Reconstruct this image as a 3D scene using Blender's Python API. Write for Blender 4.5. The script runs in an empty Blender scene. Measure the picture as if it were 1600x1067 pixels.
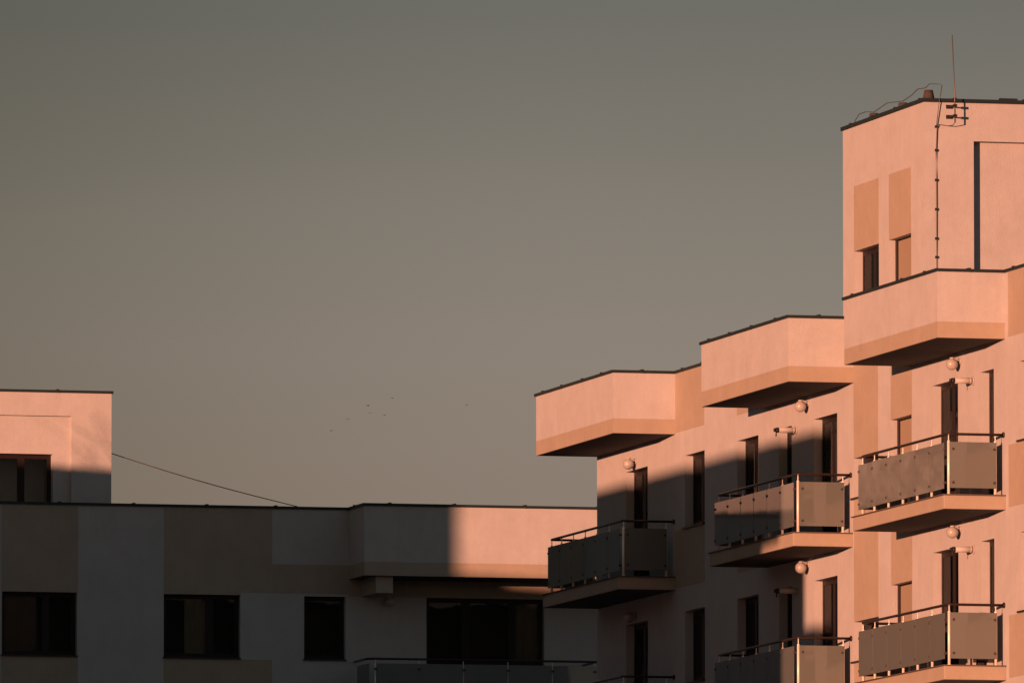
import bpy, bmesh, math, random
from mathutils import Vector, Matrix
random.seed(7)
S = bpy.context.scene
COL = S.collection

# ------------------------------------------------------------------ camera
# building frame: x runs along the right facade towards the viewer, y into the building
YAW = math.radians(-75.784)
ORG = Vector((3.101, 242.388, 0.0))
FRAME = Matrix.Translation(ORG) @ Matrix.Rotation(YAW, 4, 'Z')
cam = bpy.data.cameras.new('camera')
cam.lens = 450; cam.sensor_width = 36; cam.clip_start = 1; cam.clip_end = 20000
co = bpy.data.objects.new('camera', cam); COL.objects.link(co)
co.location = (0, 0, 1.6); co.rotation_euler = (math.radians(90 + 4.8144), 0, 0)
S.camera = co

# ------------------------------------------------------------------ light
SUN_EL = math.radians(2.3)
tl = Vector((-0.701, 0.713, 0)).normalized()                 # horizontal travel of the light, building frame
tw = Matrix.Rotation(YAW, 3, 'Z') @ tl
travel = Vector((tw.x*math.cos(SUN_EL), tw.y*math.cos(SUN_EL), -math.sin(SUN_EL)))
sl = bpy.data.lights.new('sun', 'SUN'); sl.energy = 4.75; sl.angle = math.radians(0.62)
sl.color = (1.0, 0.44, 0.26)
so = bpy.data.objects.new('sun', sl); COL.objects.link(so)
so.rotation_euler = travel.to_track_quat('-Z', 'Y').to_euler()

W = bpy.data.worlds.new('World'); S.world = W; W.use_nodes = True
nt = W.node_tree; nt.nodes.clear(); N = nt.nodes.new; Lk = nt.links.new
out = N('ShaderNodeOutputWorld'); add = N('ShaderNodeAddShader')
sky = N('ShaderNodeTexSky'); sky.sky_type = 'NISHITA'; sky.sun_disc = False
sky.sun_elevation = SUN_EL; sky.sun_rotation = math.atan2(-travel.x, -travel.y)
bg1 = N('ShaderNodeBackground'); bg1.inputs[1].default_value = 0.013; Lk(sky.outputs[0], bg1.inputs[0])
tc = N('ShaderNodeTexCoord'); sep = N('ShaderNodeSeparateXYZ'); Lk(tc.outputs['Generated'], sep.inputs[0])
nz = N('ShaderNodeTexNoise'); nz.inputs['Scale'].default_value = 9; nz.inputs['Detail'].default_value = 3
mp = N('ShaderNodeMapping'); mp.inputs['Scale'].default_value = (1, 1, 3.0)
Lk(tc.outputs['Generated'], mp.inputs[0]); Lk(mp.outputs[0], nz.inputs['Vector'])
ma = N('ShaderNodeMath'); ma.operation = 'MULTIPLY_ADD'; ma.inputs[1].default_value = 0.010
Lk(nz.outputs['Fac'], ma.inputs[0]); Lk(sep.outputs['Z'], ma.inputs[2])
mb = N('ShaderNodeMath'); mb.operation = 'SUBTRACT'; mb.inputs[1].default_value = 0.005; Lk(ma.outputs[0], mb.inputs[0])
rp = N('ShaderNodeValToRGB'); Lk(mb.outputs[0], rp.inputs[0])
stops = [(0.0, (0.1127, 0.0956, 0.0854)), (0.055, (0.1298, 0.1059, 0.0922)), (0.0715, (0.1462, 0.1148, 0.1025)), (0.083, (0.1516, 0.1257, 0.1134)), (0.093, (0.1311, 0.1148, 0.1052)), (0.108, (0.0833, 0.0799, 0.0772)), (0.13, (0.0676, 0.0691, 0.0691)), (0.2, (0.0857, 0.1012, 0.1064)), (0.4, (0.0571, 0.0766, 0.0902)), (1.0, (0.0361, 0.0511, 0.0646))]
cr = rp.color_ramp
while len(cr.elements) < len(stops): cr.elements.new(0.5)
for e, (p, c) in zip(cr.elements, stops): e.position = p; e.color = (*c, 1)
bg2 = N('ShaderNodeBackground'); bg2.inputs[1].default_value = 1.0; 
# lens vignetting put into the sky colour: darkens gently towards the left
az = N('ShaderNodeMapRange'); az.interpolation_type = 'SMOOTHSTEP'
az.inputs[1].default_value = -.075; az.inputs[2].default_value = .010; az.inputs[3].default_value = .50; az.inputs[4].default_value = 1.0
Lk(sep.outputs['X'], az.inputs[0])
vs = N('ShaderNodeVectorMath'); vs.operation = 'SCALE'; Lk(rp.outputs[0], vs.inputs[0]); Lk(az.outputs[0], vs.inputs['Scale'])
Lk(vs.outputs[0], bg2.inputs[0])
Lk(bg1.outputs[0], add.inputs[0]); Lk(bg2.outputs[0], add.inputs[1]); Lk(add.outputs[0], out.inputs[0])

S.view_settings.view_transform = 'Standard'; S.view_settings.look = 'None'
S.view_settings.exposure = 0.55; S.view_settings.gamma = 1; S.view_settings.use_curve_mapping = False

# ------------------------------------------------------------------ materials
def mat(name, color, rough=.8, metal=0, spec=.3, var=0.0, vscale=1.5, bump=0.0, bscale=60, coat=0, streak=0.0):
    m = bpy.data.materials.new(name); m.use_nodes = True
    t = m.node_tree; b = t.nodes['Principled BSDF']
    b.inputs['Base Color'].default_value = (*color, 1); b.inputs['Roughness'].default_value = rough
    b.inputs['Metallic'].default_value = metal; b.inputs['Specular IOR Level'].default_value = spec
    b.inputs['Coat Weight'].default_value = coat
    c = t.nodes.new('ShaderNodeTexCoord'); n1 = t.nodes.new('ShaderNodeTexNoise')
    n1.inputs['Scale'].default_value = vscale; n1.inputs['Detail'].default_value = 9; n1.inputs['Roughness'].default_value = .78
    t.links.new(c.outputs['Object'], n1.inputs['Vector'])
    if var or streak:
        r = t.nodes.new('ShaderNodeMapRange'); r.inputs[1].default_value = .3; r.inputs[2].default_value = .7
        r.inputs[3].default_value = 1 - var; r.inputs[4].default_value = 1 + var
        t.links.new(n1.outputs['Fac'], r.inputs[0]); last = r.outputs[0]
        if streak:
            mpp = t.nodes.new('ShaderNodeMapping'); mpp.inputs['Scale'].default_value = (5, 5, .35)
            n2 = t.nodes.new('ShaderNodeTexNoise'); n2.inputs['Scale'].default_value = 1.6; n2.inputs['Detail'].default_value = 4
            t.links.new(c.outputs['Object'], mpp.inputs[0]); t.links.new(mpp.outputs[0], n2.inputs['Vector'])
            r2 = t.nodes.new('ShaderNodeMapRange'); r2.inputs[1].default_value = .45; r2.inputs[2].default_value = .8
            r2.inputs[3].default_value = 1; r2.inputs[4].default_value = 1 - streak
            t.links.new(n2.outputs['Fac'], r2.inputs[0])
            mu = t.nodes.new('ShaderNodeMath'); mu.operation = 'MULTIPLY'
            t.links.new(last, mu.inputs[0]); t.links.new(r2.outputs[0], mu.inputs[1]); last = mu.outputs[0]
        v = t.nodes.new('ShaderNodeVectorMath'); v.operation = 'SCALE'; v.inputs[0].default_value = color
        t.links.new(last, v.inputs['Scale']); t.links.new(v.outputs[0], b.inputs['Base Color'])
    if bump:
        n3 = t.nodes.new('ShaderNodeTexNoise'); n3.inputs['Scale'].default_value = bscale; n3.inputs['Detail'].default_value = 4
        t.links.new(c.outputs['Object'], n3.inputs['Vector'])
        bp = t.nodes.new('ShaderNodeBump'); bp.inputs['Strength'].default_value = bump; bp.inputs['Distance'].default_value = .01
        t.links.new(n3.outputs['Fac'], bp.inputs['Height']); t.links.new(bp.outputs[0], b.inputs['Normal'])
    return m

def frosted(name):
    m = bpy.data.materials.new(name); m.use_nodes = True; t = m.node_tree; t.nodes.clear()
    o = t.nodes.new('ShaderNodeOutputMaterial')
    d = t.nodes.new('ShaderNodeBsdfDiffuse'); d.inputs[0].default_value = (.135, .142, .130, 1)
    tr = t.nodes.new('ShaderNodeBsdfTranslucent'); tr.inputs[0].default_value = (.13, .135, .12, 1)
    a = t.nodes.new('ShaderNodeAddShader')
    g = t.nodes.new('ShaderNodeBsdfGlossy'); g.inputs[0].default_value = (.9, .9, .9, 1); g.inputs['Roughness'].default_value = .03
    f = t.nodes.new('ShaderNodeFresnel'); f.inputs[0].default_value = 1.75
    mx = t.nodes.new('ShaderNodeMixShader')
    c = t.nodes.new('ShaderNodeTexCoord'); n = t.nodes.new('ShaderNodeTexNoise'); n.inputs['Scale'].default_value = 1.2
    bp = t.nodes.new('ShaderNodeBump'); bp.inputs['Strength'].default_value = .05; bp.inputs['Distance'].default_value = .02
    t.links.new(c.outputs['Object'], n.inputs['Vector']); t.links.new(n.outputs['Fac'], bp.inputs['Height'])
    t.links.new(bp.outputs[0], g.inputs['Normal'])
    t.links.new(d.outputs[0], a.inputs[0]); t.links.new(tr.outputs[0], a.inputs[1])
    t.links.new(f.outputs[0], mx.inputs[0]); t.links.new(a.outputs[0], mx.inputs[1]); t.links.new(g.outputs[0], mx.inputs[2])
    t.links.new(mx.outputs[0], o.inputs[0]); return m

def clear_glass(name):
    m = bpy.data.materials.new(name); m.use_nodes = True; t = m.node_tree; t.nodes.clear()
    o = t.nodes.new('ShaderNodeOutputMaterial')
    tr = t.nodes.new('ShaderNodeBsdfTransparent'); tr.inputs[0].default_value = (.90, .88, .84, 1)
    g = t.nodes.new('ShaderNodeBsdfGlossy'); g.inputs[0].default_value = (.45, .45, .45, 1); g.inputs['Roughness'].default_value = .01
    f = t.nodes.new('ShaderNodeFresnel'); f.inputs[0].default_value = 1.42
    c = t.nodes.new('ShaderNodeTexCoord'); n = t.nodes.new('ShaderNodeTexNoise'); n.inputs['Scale'].default_value = 1.7
    bp = t.nodes.new('ShaderNodeBump'); bp.inputs['Strength'].default_value = .06; bp.inputs['Distance'].default_value = .02
    t.links.new(c.outputs['Object'], n.inputs['Vector']); t.links.new(n.outputs['Fac'], bp.inputs['Height'])
    t.links.new(bp.outputs[0], g.inputs['Normal'])
    mx = t.nodes.new('ShaderNodeMixShader')
    t.links.new(f.outputs[0], mx.inputs[0]); t.links.new(tr.outputs[0], mx.inputs[1]); t.links.new(g.outputs[0], mx.inputs[2])
    t.links.new(mx.outputs[0], o.inputs[0]); return m

M = dict(
    white=mat('white_render', (.465, .438, .428), .9, var=.09, bump=.5, bscale=40, streak=.045),
    beige=mat('beige_render', (.386, .309, .240), .9, var=.09, bump=.5, bscale=40, streak=.04),
    soffit=mat('soffit_shade_render', (.08, .073, .07), .95, var=.08, bump=.3),  # underside shade put into the base colour, far darker than the wall render
    coping=mat('coping_sheet_metal', (.022, .030, .032), .5, metal=.2, var=.15, vscale=4),
    frame=mat('brown_window_frame', (.020, .012, .011), .5, spec=.2, var=.1),
    sill=mat('dark_sill_metal', (.04, .032, .03), .4, metal=.6),
    steel=mat('brushed_steel', (.90, .82, .70), .4, metal=.15),
    rail=mat('brown_handrail', (.04, .024, .02), .35, metal=.3),
    clampm=mat('dark_clamp', (.08, .055, .05), .5, metal=.4),
    frost=frosted('frosted_glass'), glass=clear_glass('window_glass'),
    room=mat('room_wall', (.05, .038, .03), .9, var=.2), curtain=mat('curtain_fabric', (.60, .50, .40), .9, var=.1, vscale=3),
    blind=mat('roller_blind', (.31, .235, .165), .85, var=.05), globe=mat('opal_globe', (.42, .37, .34), .25, spec=.5, var=.04, coat=.3),
    plastic=mat('flue_plastic', (.46, .42, .39), .5, var=.04), black=mat('black_plastic', (.02, .02, .022), .6),
    wire=mat('zinc_wire', (.16, .13, .12), .5, metal=.5), block=mat('weathered_block', (.07, .05, .045), .9, var=.15, vscale=8),
    roof=mat('bitumen_roof', (.05, .05, .05), .9, var=.2), ground=mat('ground_asphalt', (.045, .045, .043), .95, var=.3, vscale=.3),
    bark=mat('bark', (.07, .055, .045), .9, var=.2),
    bird=mat('dark_feathers', (.13, .12, .115), .9), skirt=mat('tile_edge', (.10, .075, .065), .8))

# ------------------------------------------------------------------ mesh helpers
def bm_box(bm, x0, x1, y0, y1, z0, z1, mi=0):
    v = [bm.verts.new(p) for p in ((x0,y0,z0),(x1,y0,z0),(x1,y1,z0),(x0,y1,z0),(x0,y0,z1),(x1,y0,z1),(x1,y1,z1),(x0,y1,z1))]
    for f in ((0,3,2,1),(4,5,6,7),(0,1,5,4),(1,2,6,5),(2,3,7,6),(3,0,4,7)):
        bm.faces.new([v[i] for i in f]).material_index = mi
def bm_tube(bm, pts, r, seg=10, cap=True, mi=0):
    pts = [Vector(p) for p in pts]; rings = []
    rr = r if isinstance(r, (list, tuple)) else [r]*len(pts)
    for i, p in enumerate(pts):
        d = (pts[min(i+1, len(pts)-1)] - pts[max(i-1, 0)]).normalized()
        u = d.cross(Vector((0, 0, 1)));  u = Vector((1, 0, 0)) if u.length < 1e-3 else u.normalized()
        w = d.cross(u).normalized()
        rings.append([bm.verts.new(p + (u*math.cos(2*math.pi*k/seg) + w*math.sin(2*math.pi*k/seg))*rr[i]) for k in range(seg)])
    for a, b in zip(rings, rings[1:]):
        for k in range(seg):
            f = bm.faces.new((a[k], a[(k+1) % seg], b[(k+1) % seg], b[k])); f.smooth = True; f.material_index = mi
    if cap:
        bm.faces.new(rings[0]).material_index = mi; bm.faces.new(rings[-1]).material_index = mi
def bm_sphere(bm, c, r, sx=1, sy=1, sz=1, seg=16):
    res = bmesh.ops.create_uvsphere(bm, u_segments=seg, v_segments=seg//2+2, radius=r)
    for v in res['verts']: v.co = Vector((v.co.x*sx, v.co.y*sy, v.co.z*sz)) + Vector(c)
    for f in bm.faces: f.smooth = True if len(f.verts) <= 4 and f.calc_area() < r*r else f.smooth
def mesh(name, fn, mats, bevel=0):
    bm = bmesh.new(); fn(bm)
    if bevel: bmesh.ops.bevel(bm, geom=bm.edges[:], offset=bevel, segments=1, affect='EDGES')
    bmesh.ops.recalc_face_normals(bm, faces=bm.faces[:])
    me = bpy.data.meshes.new(name); bm.to_mesh(me); bm.free()
    for m in (mats if isinstance(mats, (list, tuple)) else [mats]): me.materials.append(m)
    return me
def link(name, me, parent=None, loc=(0,0,0), rz=0, label=None):
    o = bpy.data.objects.new(name, me); COL.objects.link(o)
    o.parent = parent; o.location = loc; o.rotation_euler = (0, 0, rz)
    if label: o['label'] = label
    return o
def part(name, fn, m, parent, loc=(0,0,0), rz=0, label=None, bevel=0):
    return link(name, mesh(name, fn, m, bevel), parent, loc, rz, label)
def box(name, a, m, parent, label=None, bevel=0, loc=(0,0,0)):
    return part(name, lambda bm: bm_box(bm, *a), m, parent, loc=loc, label=label, bevel=bevel)
def thing(name, loc, label, cat, group=None, frame=True):
    o = bpy.data.objects.new(name, None); COL.objects.link(o); o.empty_display_size = .5
    o.location = FRAME @ Vector(loc) if frame else loc
    if frame: o.rotation_euler = (0, 0, YAW)
    o['label'] = label; o['category'] = cat
    if group: o['group'] = group
    return o
HALF = math.pi/2

def wall_mesh(name, w0, w1, z0, z1, d0, d1, holes, mats, zsplit=None):
    """a wall in (w, depth, z) with real openings through it"""
    ws = sorted({w0, w1, *[h[0] for h in holes], *[h[1] for h in holes]})
    zs = sorted({z0, z1, *[h[2] for h in holes], *[h[3] for h in holes], *(zsplit or [])})
    def solid(i, j):
        if not (0 <= i < len(ws)-1 and 0 <= j < len(zs)-1): return False
        cw = (ws[i]+ws[i+1])/2; cz = (zs[j]+zs[j+1])/2
        return not any(h[0] < cw < h[1] and h[2] < cz < h[3] for h in holes)
    def fn(bm):
        cache = {}
        def V(i, j, d):
            k = (i, j, d)
            if k not in cache: cache[k] = bm.verts.new((ws[i], (d0, d1)[d], zs[j]))
            return cache[k]
        for i in range(len(ws)-1):
            for j in range(len(zs)-1):
                if not solid(i, j): continue
                bm.faces.new((V(i,j,0), V(i+1,j,0), V(i+1,j+1,0), V(i,j+1,0)))
                bm.faces.new((V(i,j,1), V(i,j+1,1), V(i+1,j+1,1), V(i+1,j,1)))
                if not solid(i-1, j): bm.faces.new((V(i,j,0), V(i,j+1,0), V(i,j+1,1), V(i,j,1)))
                if not solid(i+1, j): bm.faces.new((V(i+1,j,0), V(i+1,j,1), V(i+1,j+1,1), V(i+1,j+1,0)))
                if not solid(i, j-1): bm.faces.new((V(i,j,0), V(i,j,1), V(i+1,j,1), V(i+1,j,0)))
                if not solid(i, j+1): bm.faces.new((V(i,j+1,0), V(i+1,j+1,0), V(i+1,j+1,1), V(i,j+1,1)))
    return mesh(name, fn, mats)

def window(parent, loc, rz, w, h, dep=.16, mull=(), name='window', sill=True, blind=False, curtain=None, transom=False, label=None, sill_over=.1):
    """origin: lower left corner of the opening on the wall face; frame set back by dep"""
    t = .06; y0, y1 = dep, dep+.06
    xs = [0.0] + [m*w for m in mull] + [w]
    def fr(bm):
        bm_box(bm, .001, t, y0, y1, .001, h-.001); bm_box(bm, w-t, w-.001, y0, y1, .001, h-.001)
        bm_box(bm, t, w-t, y0, y1, .001, t); bm_box(bm, t, w-t, y0, y1, h-t, h-.001)
        for m in xs[1:-1]: bm_box(bm, m-.045, m+.045, y0-.004, y0+.05, t, h-t)
        # opening sashes
        for i, (a, b) in enumerate(zip(xs, xs[1:])):
            a += t if i == 0 else .045; b -= t if i == len(xs)-2 else .045
            s = .035; yy = y0 - .006
            bm_box(bm, a, a+s, yy, y1-.02, t, h-t); bm_box(bm, b-s, b, yy, y1-.02, t, h-t)
            bm_box(bm, a+s, b-s, yy, y1-.02, t, t+s); bm_box(bm, a+s, b-s, yy, y1-.02, h-t-s, h-t)
            if transom: bm_box(bm, a+s, b-s, yy, y1-.02, .42, .47)
    o = part(name, fr, M['frame'], parent, loc, rz, label=label)
    for i, (a, b) in enumerate(zip(xs, xs[1:])):
        part('pane', lambda bm: bm_box(bm, a+.06, b-.06, y0+.002, y0+.010, .08, h-.08), M['glass'], o)
    if sill:
        part('sill', lambda bm: bm_box(bm, -sill_over, w+.01, -.045, dep-.003, -.03, .003), M['sill'], o)
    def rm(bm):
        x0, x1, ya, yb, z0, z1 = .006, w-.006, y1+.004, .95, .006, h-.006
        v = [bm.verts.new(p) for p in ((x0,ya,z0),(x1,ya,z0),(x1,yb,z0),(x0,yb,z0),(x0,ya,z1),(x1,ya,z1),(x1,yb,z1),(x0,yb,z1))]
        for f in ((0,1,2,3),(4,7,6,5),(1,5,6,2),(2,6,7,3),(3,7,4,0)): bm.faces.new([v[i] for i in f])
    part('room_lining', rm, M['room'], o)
    if blind:
        part('blind', lambda bm: bm_box(bm, .13, w-.02, y0-.022, y0-.012, .02, h-.03), M['blind'], o)
        part('shutter_guide', lambda bm: bm_box(bm, .003, .128, y0-.045, y0-.008, .004, h-.004), M['frame'], o)
    if curtain:
        c0, c1 = curtain[0]*w, curtain[1]*w
        def cf(bm):
            n = max(8, int((c1-c0)*26)); ro = []
            for i in range(n+1):
                x = c0+(c1-c0)*i/n; yy = y1+.03+.02*math.sin(i*1.9)+.008*math.sin(i*.7)
                ro.append((bm.verts.new((x, yy, .03)), bm.verts.new((x, yy-.004, h-.04))))
            for p, q in zip(ro, ro[1:]):
                bm.faces.new((p[0], q[0], q[1], p[1])).smooth = True
            ext = bmesh.ops.solidify(bm, geom=bm.faces[:], thickness=.004)
        part('curtain', cf, M['curtain'], o)
    return o

# ------------------------------------------------------------------ ground
def gfn(bm):
    n = 24; R = 6000
    g = [[bm.verts.new((-R+2*R*i/n, -R+2*R*j/n, 0)) for j in range(n+1)] for i in range(n+1)]
    for i in range(n):
        for j in range(n): bm.faces.new((g[i][j], g[i+1][j], g[i+1][j+1], g[i][j+1]))
gr = link('ground', mesh('ground', gfn, M['ground'])); gr['kind'] = 'structure'

# ------------------------------------------------------------------ right building
ROOF = 21.45
B1 = thing('apartment_building', (0, 0, 0), 'right-hand apartment block with glass balconies and a tall roof tower in peach sunlight', 'apartment building')
holes = []
OPEN = []   # a0, a1, z0, z1, options
for k in (0, 1):
    dz = -2.95*k
    OPEN += [
        (-3.68, -2.05, 17.545+dz, 19.79+dz, dict(name='balcony_door', mull=(.5,), sill=False, curtain=(.45, .97))),
        (.71, 2.14, 18.43+dz, 19.79+dz, dict(mull=(.5,), curtain=(.1, .6))),
        (4.48, 5.97, 18.43+dz, 19.79+dz, dict(mull=(.5,), curtain=(.1, .75))),
        (7.40, 8.29, 17.545+dz, 19.79+dz, dict(name='balcony_door', sill=False)),
        (9.80, 11.38, 17.545+dz, 19.79+dz, dict(name='balcony_door', mull=(.5,), sill=False, curtain=(.05, .8) if k else (.1, .5))),
        (12.49, 14.10, 18.16+dz, 18.88+dz, dict(mull=(.5,))),
        (14.93, 16.27, 17.95+dz, 19.39+dz, dict(mull=(), blind=True)),
        (17.60, 19.22, 17.545+dz, 19.79+dz, dict(name='balcony_door', mull=(.5,), sill=False, curtain=(.55, .93))),
        (20.62, 21.45, 17.545+dz, 19.79+dz, dict(name='balcony_door', sill=False)),
        (23.05, 24.40, 18.43+dz, 19.79+dz, dict(mull=(.5,))),
    ]
TOW = [(12.54, 14.17, 21.46, 22.62, dict(mull=(.5,), curtain=(.1, .8), sill=False)), (14.84, 16.27, 21.46, 22.62, dict(mull=(), blind=True, sill=False))]
link('wall', wall_mesh('wall', -5.9, 46, 0, ROOF-.02, 0, 1.0, [o[:4] for o in OPEN], M['white']), B1)
box('wall', (-5.9, 46, 1.0, 15, 0, ROOF-.02), M['white'], B1, label='rear body of the block behind the facade')
for a0, a1, z0, z1, kw in OPEN: window(B1, (a0, 0, z0), 0, a1-a0, z1-z0, **kw)
# tower
TW = ROOF-.02
link('tower_wall', wall_mesh('tower_wall', 11.8, 16.94, TW, 24.88, 0, 1.0, [(t[0], t[1], TW+.02, t[3]) for t in TOW], M['white']), B1)
box('tower_wall', (11.8, 16.94, 1.0, 9, TW, 24.88), M['white'], B1)
o = link('tower_wall', wall_mesh('tower_wall_side', 0, 9, TW, 24.88, 0, .16, [(.92, 5.6, TW, 24.2)], M['white']), B1, (17.1, 0, 0), HALF, label='side face of the roof tower with a tall shallow recess')
for a0, a1, z0, z1, kw in TOW: window(B1, (a0, 0, z0-.01), 0, a1-a0, z1-z0+.01, **kw)
# beige render fields, 4 mm proud of the wall
PN = [(0, 2.135, 20.27, 21.43), (4.47, 5.98, 20.27, 21.43), (12.49, 14.10, 18.882, 21.43), (14.93, 16.30, 19.392, 21.43), (22.35, 24.5, 20.27, 21.43),
      (12.54, 14.17, 22.622, 23.80), (14.84, 16.27, 22.622, 23.80)]
for k in (0, 1):
    dz = -2.95*k
    PN += [(0, 2.135, 17.32+dz, 18.398+dz), (4.47, 5.98, 17.32+dz, 18.398+dz), (22.35, 24.5, 17.32+dz, 18.398+dz)]
PN += [(12.49, 14.10, 15.932, 18.128), (14.93, 16.30, 16.442, 17.918), (12.49, 14.10, 13.5, 15.178), (14.93, 16.3, 13.5, 14.968)]
for a0, a1, z0, z1 in PN: box('painted_panel', (a0, a1, -.004, .0, z0, z1), M['beige'], B1)

def coping(parent, path, top, w=.34, t=.045, side=1, name='coping'):
    """sheet metal coping along a polyline (outer edge), overlapping seams every metre"""
    def fn(bm):
        for (p, q) in zip(path, path[1:]):
            p = Vector(p); q = Vector(q); d = (q-p); L = d.length; d.normalize(); n = Vector((-d.y, d.x))*side
            def quad(s0, s1, o0, o1, z0, z1):
                c = [p+d*s0+n*o0, p+d*s1+n*o0, p+d*s1+n*o1, p+d*s0+n*o1]
                lo = [bm.verts.new((v.x, v.y, z0)) for v in c]; hi = [bm.verts.new((v.x, v.y, z1)) for v in c]
                for k in range(4): bm.faces.new((lo[k], lo[(k+1) % 4], hi[(k+1) % 4], hi[k]))
                bm.faces.new(lo[::-1]); bm.faces.new(hi)
            quad(-.03, L+.03, -.03, w, top-.03, top+t-.045)
            quad(-.035, L+.035, -.036, -.03, top-.052, top+t-.045)
            s = .55
            while s < L-.2:
                quad(s, s+.05, -.036, w, top+t-.046, top+t-.026)
                quad(s, s+.05, -.040, -.0365, top-.054, top+t-.026)
                s += 1.55 + random.uniform(-.12, .12)
    return part(name, fn, M['coping'], parent)

BAYS = [(-5.9, 0.0), (6.45, 12.48), (16.2, 22.15)]
for i, (a0, a1) in enumerate(BAYS):
    pb = box('parapet_box', (a0, a1, -1.22, -.0, 20.53, ROOF), M['white'], B1)
    part('lower_band', lambda bm: bm_box(bm, a0, a1, -1.22, 0, 20.252, 20.53), M['beige'], pb)
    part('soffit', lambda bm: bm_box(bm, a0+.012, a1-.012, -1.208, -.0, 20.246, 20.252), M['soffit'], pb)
coping(B1, [(-5.9, 0), (-5.9, -1.22), (0, -1.22), (0, 0), (6.45, 0)], ROOF)
coping(B1, [(6.45, 0), (6.45, -1.22), (12.48, -1.22), (12.48, 0), (16.2, 0)], ROOF)
coping(B1, [(16.2, 0), (16.2, -1.22), (22.15, -1.22), (22.15, 0), (28, 0)], ROOF)
coping(B1, [(11.8, 9), (11.8, 0), (17.1, 0), (17.1, 9)], 24.93, t=.06)
box('roof', (11.83, 17.07, .03, 8.97, 24.87, 24.9), M['roof'], B1)
box('roof', (-5.87, 45.9, .03, 14.9, ROOF-.021, ROOF-.005), M['roof'], B1)

# balconies: meshes made once round the near wall corner of the slab, then shared
GA = [-5.68, -4.77, -3.86, -2.95, -2.04, -1.13, -.22]
ME = {}
ME['slab'] = mesh('slab', lambda bm: bm_box(bm, -5.80, 0, -1.11, -.0, 0, .235), M['beige'], bevel=.006)
ME['edge'] = mesh('tile_edge', lambda bm: bm_box(bm, -5.83, .03, -1.14, -.0, .2355, .255), M['skirt'])
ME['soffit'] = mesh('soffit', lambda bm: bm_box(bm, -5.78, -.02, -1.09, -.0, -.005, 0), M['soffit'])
def railpath(bm):
    c = []
    for (cx, cy, a0, a1) in ((-5.46, -.96, math.pi, 1.5*math.pi), (-.14, -.96, 1.5*math.pi, 2*math.pi)):
        c.append([(cx+.06*math.cos(a0+(a1-a0)*k/4), cy+.06*math.sin(a0+(a1-a0)*k/4), 1.30) for k in range(5)])
    bm_tube(bm, [(-5.52, -.02, 1.30)] + c[0] + c[1] + [(-.08, -.02, 1.30)], .024, 10)
    for x in (-5.52, -.08): bm_tube(bm, [(x, -.028, 1.30), (x, -.001, 1.30)], .05, 12)
ME['rail'] = mesh('handrail', railpath, M['rail'])
def postfn(bm):
    bm_tube(bm, [(0, 0, .255), (0, 0, .262)], .045, 12); bm_tube(bm, [(0, 0, .26), (0, 0, 1.17)], .025, 10)
    bm_sphere(bm, (0, 0, 1.17), .026, seg=8)
    bm_tube(bm, [(0, 0, 1.17), (0, 0, 1.285)], .009, 8)
ME['post'] = mesh('post', postfn, M['steel'])
ME['clamp'] = mesh('clamp', lambda bm: bm_box(bm, -.021, .021, -.062, -.012, -.021, .021), M['clampm'], bevel=.004)
ME['gpan'] = mesh('glass_panel', lambda bm: bm_box(bm, 0, .895, -.005, .005, .365, 1.162), M['frost'], bevel=.002)
ME['gside'] = mesh('glass_panel_side', lambda bm: bm_box(bm, -.005, .005, 0, .83, .365, 1.162), M['frost'], bevel=.002)
def balcony(parent, ax, z, label=None):
    s = link('balcony', ME['slab'], parent, (ax, 0, z), label=label)
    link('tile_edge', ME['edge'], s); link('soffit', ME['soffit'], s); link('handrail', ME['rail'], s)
    posts = [(x, -1.0) for x in [-5.53]+GA[1:-1]] + [(-.08, -1.0), (-5.53, -.16), (-.08, -.16)]
    for (x, y) in posts: link('post', ME['post'], s, (x+random.uniform(-.004, .004), y, 0))
    for x in GA[:-1]: link('glass_panel', ME['gpan'], s, (x+.008, -1.04, random.uniform(-.004, .004)), rz=random.uniform(-.003, .003))
    link('glass_panel', ME['gside'], s, (-.042, -.985, 0), rz=random.uniform(-.004, .004)); link('glass_panel', ME['gside'], s, (-5.57, -.985, 0))
    for x in GA[1:-1]+[GA[-1]+.05, GA[0]+.05]: [link('clamp', ME['clamp'], s, (x, -1.0, z)) for z in (1.04, .46)]
    for x, y in ((-.09, -.93), (-.09, -.19)): [link('clamp', ME['clamp'], s, (x, y, z), rz=HALF) for z in (1.04, .46)]
    return s
AX = [0.0, 12.40, 22.15]
for i, ax in enumerate(AX):
    for k in (0, 1): balcony(B1, ax, 17.29-2.95*k)

# globe lamps
def gl(bm): bm_sphere(bm, (0, -.155, 0), .105, seg=24)
ME['globe'] = mesh('globe', gl, M['globe'])
def lb(bm):
    bm_tube(bm, [(.0, -.0, .06), (.0, -.02, .06)], .055, 14); bm_tube(bm, [(0, -.015, .06), (0, -.06, .085), (0, -.13, .112), (0, -.155, .10)], .016, 8)
    bm_tube(bm, [(0, -.155, .085), (0, -.155, .118)], .04, 12)
ME['lbrk'] = mesh('wall_lamp', lb, M['plastic'])
for k in (0, 1):
    for a, z in ((-2.92, 19.89), (9.45, 20.05), (19.38, 20.03)):
        l = link('wall_lamp', ME['lbrk'], B1, (a, 0, z-2.95*k)); link('globe', ME['globe'], l)
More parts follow.
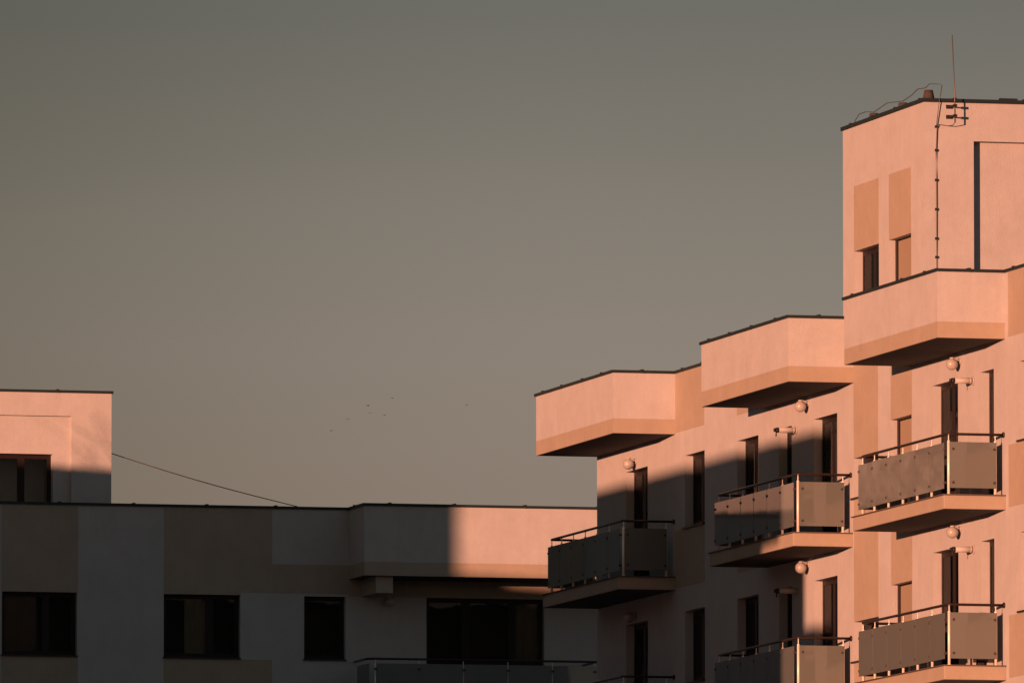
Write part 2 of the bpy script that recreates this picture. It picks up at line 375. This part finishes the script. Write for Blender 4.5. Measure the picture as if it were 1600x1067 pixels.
# boiler flues beside the doors
ME['flue'] = mesh('flue_pipe', lambda bm: (bm_tube(bm, [(0, -.004, 0), (0, -.34, -.004)], .052, 16), bm_tube(bm, [(0, -.0, 0), (0, -.022, 0)], .082, 18),
                                            bm_tube(bm, [(0, -.045, 0), (0, -.07, 0)], .058, 16)), M['plastic'])
ME['ftip'] = mesh('flue_tip', lambda bm: (bm_tube(bm, [(0, -.34, -.004), (0, -.395, -.004)], [.050, .046], 14), bm_tube(bm, [(0, -.40, -.004), (0, -.43, -.004)], .034, 12),
                                           bm_tube(bm, [(0, -.385, -.03), (0, -.39, -.12)], .012, 8)), M['black'])
for k in (0, 1):
    for a, z in ((8.62, 19.68), (20.18, 19.68)):
        f = link('flue_pipe', ME['flue'], B1, (a, 0, z-2.95*k)); link('flue_tip', ME['ftip'], f)

# small boxes standing on the balconies, seen in the gap under the glass
def crate(loc, sx, sy, sz, m, label):
    t = thing('storage_box', loc, label, 'box')
    part('body', lambda bm: bm_box(bm, -sx/2, sx/2, -sy/2, sy/2, 0, sz*.85), m, t, bevel=.006)
    part('lid', lambda bm: bm_box(bm, -sx/2-.008, sx/2+.008, -sy/2-.008, sy/2+.008, sz*.85+.001, sz), m, t, bevel=.004)
crate((-.7, -.45, 17.546), .3, .18, .17, M['black'], 'small black box on the floor of the leftmost glass balcony')
crate((21.5, -.72, 17.546), .3, .11, .17, M['black'], 'small black box by the corner post of the upper right balcony')
crate((21.4, -.41, 14.596), .3, .10, .16, M['plastic'], 'pale box furthest from the wall on the lower right balcony')
crate((21.4, -.27, 14.596), .3, .11, .12, M['black'], 'low dark box between two pale boxes on the lower right balcony')
crate((21.4, -.10, 14.596), .3, .11, .15, M['plastic'], 'pale box against the wall on the lower right balcony')

# lightning rod with brackets and down conductor on the tower side
rod = part('lightning_rod', lambda bm: bm_tube(bm, [(17.35, .505, 24.50), (17.35, .50, 25.0), (17.35, .455, 26.06)], [.013, .012, .008], 8), M['wire'], B1)
for z in (24.80, 24.62):
    part('bracket', lambda bm: (bm_box(bm, 17.1, 17.40, .46, .485, z-.012, z+.012), bm_box(bm, 17.1, 17.112, .41, .53, z-.035, z+.035),
                                bm_box(bm, 17.31, 17.39, .475, .535, z-.022, z+.022)), M['black'], rod)
pts = [(17.35, .505, 24.50), (17.20, .50, 24.46), (17.14, .42, 24.46), (17.13, .27, 24.48), (17.125, .235, 24.40), (17.13, .215, 24.0), (17.125, .222, 23.5), (17.132, .218, 23.0), (17.125, .222, 22.5), (17.13, .22, 21.56)]
dc = part('down_conductor', lambda bm: bm_tube(bm, pts, .008, 6), M['wire'], B1)
for z in (24.44, 24.02, 23.49, 22.97, 22.45, 22.12):
    part('clip', lambda bm: bm_box(bm, 17.1, 17.142, .20, .24, z-.022, z+.022), M['black'], dc)
rw = [(12.12, .12, 24.97), (12.2, .12, 25.03), (12.45, .12, 25.12), (12.9, .12, 25.12), (13.45, .12, 25.06), (14.3, .12, 25.14), (14.9, .12, 25.10), (15.35, .12, 25.07), (15.9, .12, 25.12), (16.3, .12, 25.19),
      (16.8, .12, 25.16), (17.02, .13, 25.21), (17.15, .30, 25.20), (17.16, .32, 25.17), (17.15, .26, 24.80), (17.13, .225, 24.44)]
cw = part('roof_conductor', lambda bm: bm_tube(bm, rw, .008, 6), M['wire'], B1)
for a in (13.45, 15.35, 17.0):
    part('support_block', lambda bm: bm_tube(bm, [(a, .12, 24.93), (a, .12, 25.04+(.06 if a > 16 else 0))], [.11, .075], 10), M['block'], cw)
bx = box('cable_tray', (16.98, 17.05, 1.42, 1.75, 24.94, 24.985), M['coping'], B1)
box('cable_tray', (16.98, 17.05, 1.85, 2.3, 24.94, 24.975), M['coping'], B1)

# ------------------------------------------------------------------ left wing
AW = -37.3
def L(a, b, z): return (a-AW, b, z)
B2 = thing('apartment_building', (AW, 0, 0), 'low shaded apartment wing in grey and brown bands behind, with a square penthouse at left', 'apartment building')
WO = [(-5.17, -3.5, 18.15, 19.52, dict(mull=(.6,), curtain=(.0, .5))), (-1.57, .14, 18.15, 19.52, dict(mull=(.62,), curtain=(.3, .62))),
      (1.57, 2.5, 18.15, 19.52, dict()), (4.32, 5.24, 17.0, 19.53, dict(name='balcony_door', sill=False)), (5.24, 6.98, 18.08, 19.53, dict(mull=(.6,), curtain=(.65, .95))),
      (-10.2, -8.5, 18.15, 19.52, dict(mull=(.6,)))]
link('wall', wall_mesh('wall', -20, 26, 0, 21.42, 0, 1.0, [o[:4] for o in WO], M['white']), B2, (0, 0, 0), HALF)
box('wall', (-13, -1.0, -20, 26, 0, 21.42), M['white'], B2, label='rear body of the wing')
for b0, b1, z0, z1, kw in WO: window(B2, (0, b0, z0), HALF, b1-b0, z1-z0, sill_over=.02, **kw)
for b0, b1, z0, z1 in ((-5.18, -3.48, 19.522, 21.40), (-5.18, -3.48, 16.6, 18.118), (-1.57, .85, 19.58, 21.40), (-1.57, .144, 19.522, 19.58), (-1.57, .85, 16.6, 18.118), (.85, 2.57, 19.58, 20.21), (-10.2, -8.5, 19.522, 21.4),
                       (2.57, 12, 19.532, 19.898)):
    box('painted_panel', (0, .004, b0, b1, z0, z1), M['beige'], B2)
pb = box('parapet_box', (0, 1.45, 2.57, 12, 20.20, 21.44), M['white'], B2)
part('lower_band', lambda bm: bm_box(bm, 0, 1.45, 2.57, 12, 19.902, 20.20), M['beige'], pb)
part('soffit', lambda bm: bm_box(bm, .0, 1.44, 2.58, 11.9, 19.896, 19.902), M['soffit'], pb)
box('downstand', (.004, 1.33, 2.86, 3.24, 19.53, 19.896), M['beige'], B2)
coping(B2, [(-13, -20), (0, -20), (0, 2.57), (1.45, 2.57), (1.45, 12), (0, 12), (0, 26)], 21.47, t=.05)
box('roof', (-12.97, -.03, -19.9, 25.9, 21.42, 21.43), M['roof'], B2)
# penthouse
link('penthouse_wall', wall_mesh('penthouse_wall', -20, -2.57, 21.43, 23.93, 0, .12, [(-11, -3.46, 21.43, 23.42)], M['white']), B2, (-.8, 0, 0), HALF)
link('penthouse_wall', wall_mesh('penthouse_inner', -20, -2.57, 21.43, 23.93, .12, 1.0, [(-7.2, -3.85, 21.44, 22.59)], M['white']), B2, (-.8, 0, 0), HALF, label='recessed field of the penthouse wall round its window')
box('penthouse_wall', (-9, -1.8, -20, -2.57, 21.43, 23.93), M['white'], B2)
window(B2, (-.92, -7.2, 21.44), HALF, 3.35, 1.15, dep=.2, mull=(.25, .5, .80), sill=False)
coping(B2, [(-9, -20), (-.8, -20), (-.8, -2.57), (-9, -2.57)], 23.98, t=.05)
box('roof', (-8.97, -.83, -19.9, -2.6, 23.92, 23.935), M['roof'], B2)
# wing balcony
bs = part('balcony', lambda bm: bm_box(bm, 0, 1.38, 2.57, 8.05, 16.72, 16.95), M['beige'], B2)
part('tile_edge', lambda bm: bm_box(bm, 0, 1.41, 2.54, 8.08, 16.951, 16.97), M['skirt'], bs)
def wr(bm):
    bm_tube(bm, [(.02, 2.70, 18.10), (1.16, 2.70, 18.10), (1.24, 2.72, 18.10), (1.29, 2.80, 18.10), (1.30, 2.9, 18.10), (1.30, 7.78, 18.10), (1.27, 7.84, 18.10), (.02, 7.86, 18.10)], .025, 10)
part('handrail', wr, M['rail'], bs)
wp = [2.86, 3.83, 4.83, 5.83, 6.83, 7.78]
ME['wpost'] = mesh('post', lambda bm: (bm_tube(bm, [(0, 0, 16.97), (0, 0, 17.99)], .02, 8), bm_tube(bm, [(0, 0, 17.9), (0, 0, 18.08)], .009, 8)), M['steel'])
ME['wclamp'] = mesh('clamp', lambda bm: bm_box(bm, .012, .06, -.04, .04, -.02, .02), M['clampm'])
ME['wgl'] = mesh('glass_panel', lambda bm: bm_box(bm, .035, .045, .01, .985, 17.12, 18.0), M['frost'])
for y in wp: link('post', ME['wpost'], bs, (1.29, y, 0)); [link('clamp', ME['wclamp'], bs, (1.29, y, z)) for z in (17.88, 17.22)]
for y in wp[:-1]: link('glass_panel', ME['wgl'], bs, (1.29, y, 0))
part('glass_panel', lambda bm: bm_box(bm, .12, 1.22, 2.73, 2.74, 17.12, 18.0), M['frost'], bs)
l = link('wall_lamp', ME['lbrk'], B2, (0, 3.45, 19.42), HALF+math.pi); link('globe', ME['globe'], l)
for o in [l]: o.rotation_euler = (0, 0, HALF)
# sagging cable from penthouse to roof
def cb(bm):
    p = Vector((0, 0, 0)); q = Vector((.3, 4.20, -1.14)); ps = []
    for i in range(17):
        t = i/16; v = p.lerp(q, t); v.z -= .055*math.sin(math.pi*t); ps.append(v)
    bm_tube(bm, ps, .011, 6)
cable = link('cable', mesh('cable', cb, M['wire']))
cable.location = FRAME @ Vector((AW-1.2, -2.565, 22.68)); cable.rotation_euler = (0, 0, YAW)
cable['label'] = 'thin dark cable sloping from the penthouse wall down to the low roof'; cable['category'] = 'cable'

# ------------------------------------------------------------------ block across the courtyard (throws the long evening shadow)
B3 = thing('apartment_building', (29.8, -21, 0), 'neighbouring apartment block across the courtyard, outside the picture, stepping up along its roof', 'apartment building')
def K(a0, a1, b0, b1, z0, z1): return (a0-29.8, a1-29.8, b0+21, b1+21, z0, z1)
box('wall', K(5, 29.8, -33, -21, 0, 20.755), M['white'], B3)
box('wall', K(-10.6, 5, -33, -21, 0, 21.40), M['white'], B3)
box('wall', K(-55, -10.6, -33, -21, 0, 22.0), M['white'], B3)
box('penthouse_wall', K(-24.5, -10.6, -23.6, -21, 22.0, 23.31), M['white'], B3)
for z0, z1 in ((18.75, 20.75), (15.78, 17.2), (12.83, 14.25)):
    s = box('balcony', K(29.8, 30.92, -28, -21.07, z0-.2, z0), M['beige'], B3)
    part('parapet', lambda bm: bm_box(bm, *K(30.93, 30.99, -28, -21.0, z0-.2, z1)), M['white'], s)
    part('parapet', lambda bm: bm_box(bm, *K(29.8, 30.93, -21.06, -21.0, z0-.2, z1)), M['white'], s)
for z in (3, 6, 9, 12, 15, 18):
    for a in range(-50, 28, 4):
        box('window', K(a, a+1.5, -21, -20.97, z, z+1.4), M['frame'], B3)

# ------------------------------------------------------------------ bare tree left of the picture (seen in the balcony glass)
T = thing('bare_tree', (-22.0, -15.5, 0), 'tall leafless tree standing beside the low wing, outside the picture', 'tree')
part('trunk', lambda bm: bm_tube(bm, [(0, 0, 0), (.1, 0, 5), (0, .15, 10), (.15, .1, 15)], [.32, .27, .2, .12], 10), M['bark'], T)
def crown(bm):
    rnd = random.Random(3)
    def grow(p, d, l, r, n):
        pts = [p]; rr = [r]
        for k in range(4):
            d = (d + Vector((rnd.uniform(-.22, .22), rnd.uniform(-.22, .22), rnd.uniform(-.1, .16)))).normalized()
            p = p + d*l/4; pts.append(p); rr.append(r*(1-.15*(k+1)))
            if n and k >= 1:
                for _ in range(2 if n > 1 else 1):
                    s = Vector((rnd.uniform(-1, 1), rnd.uniform(-1, 1), rnd.uniform(-.1, .8))).normalized()
                    grow(p, (d*.7+s*.8).normalized(), l*.62, r*.5, n-1)
        bm_tube(bm, pts, rr, 5, cap=False)
    for z in (11, 13, 14.9, 14.9, 14.9):
        grow(Vector((.1, .1, z)), Vector((rnd.uniform(-.8, .8), rnd.uniform(-.8, .8), 1)).normalized(), 5.2, .085, 3)
part('branches', crown, M['bark'], T)

# ------------------------------------------------------------------ birds
def bird(bm, flap=0.3):
    bm_tube(bm, [(0, -.16, 0), (0, -.10, .01), (0, 0, .012), (0, .10, .0), (0, .20, -.005)], [.012, .035, .045, .03, .012], 8)
    for s in (-1, 1):
        a = [bm.verts.new(p) for p in ((0, -.06, .02), (s*.17, -.08, .02+.17*flap), (s*.34, .02, .02+.22*flap), (s*.16, .07, .02+.16*flap), (0, .07, .02))]
        b = [bm.verts.new(v.co + Vector((0, 0, -.012))) for v in a]
        bm.faces.new(a); bm.faces.new(b[::-1])
        for k in range(5): bm.faces.new((a[k], b[k], b[(k+1) % 5], a[(k+1) % 5]))
bmes = [mesh('bird', lambda bm, f=f: bird(bm, f), M['bird']) for f in (.1, .55, -.3)]
spec = [(-14.1, 119.9, 'highest bird of the small flock over the low roof'), (-16.95, 119.0, 'bird above its close neighbour in the middle of the flock'), (-16.7, 118.2, 'lower bird of the close pair in the middle of the flock'),
        (-15.0, 117.9, 'bird below and right of the close pair in the flock'), (-19.3, 117.4, 'second bird from the left end of the flock'), (-21.2, 116.1, 'lowest and leftmost bird of the flock'), (-5.3, 119.1, 'lone bird flying right of the flock')]
for i, (x, z, lab) in enumerate(spec):
    o = link('bird', bmes[i % 3], None, (x, 1500, z+1.35), rz=random.uniform(-1.2, 1.2))
    o['label'] = 'tiny dark ' + lab; o['category'] = 'bird'; o['group'] = 'small flock of birds in the sky'
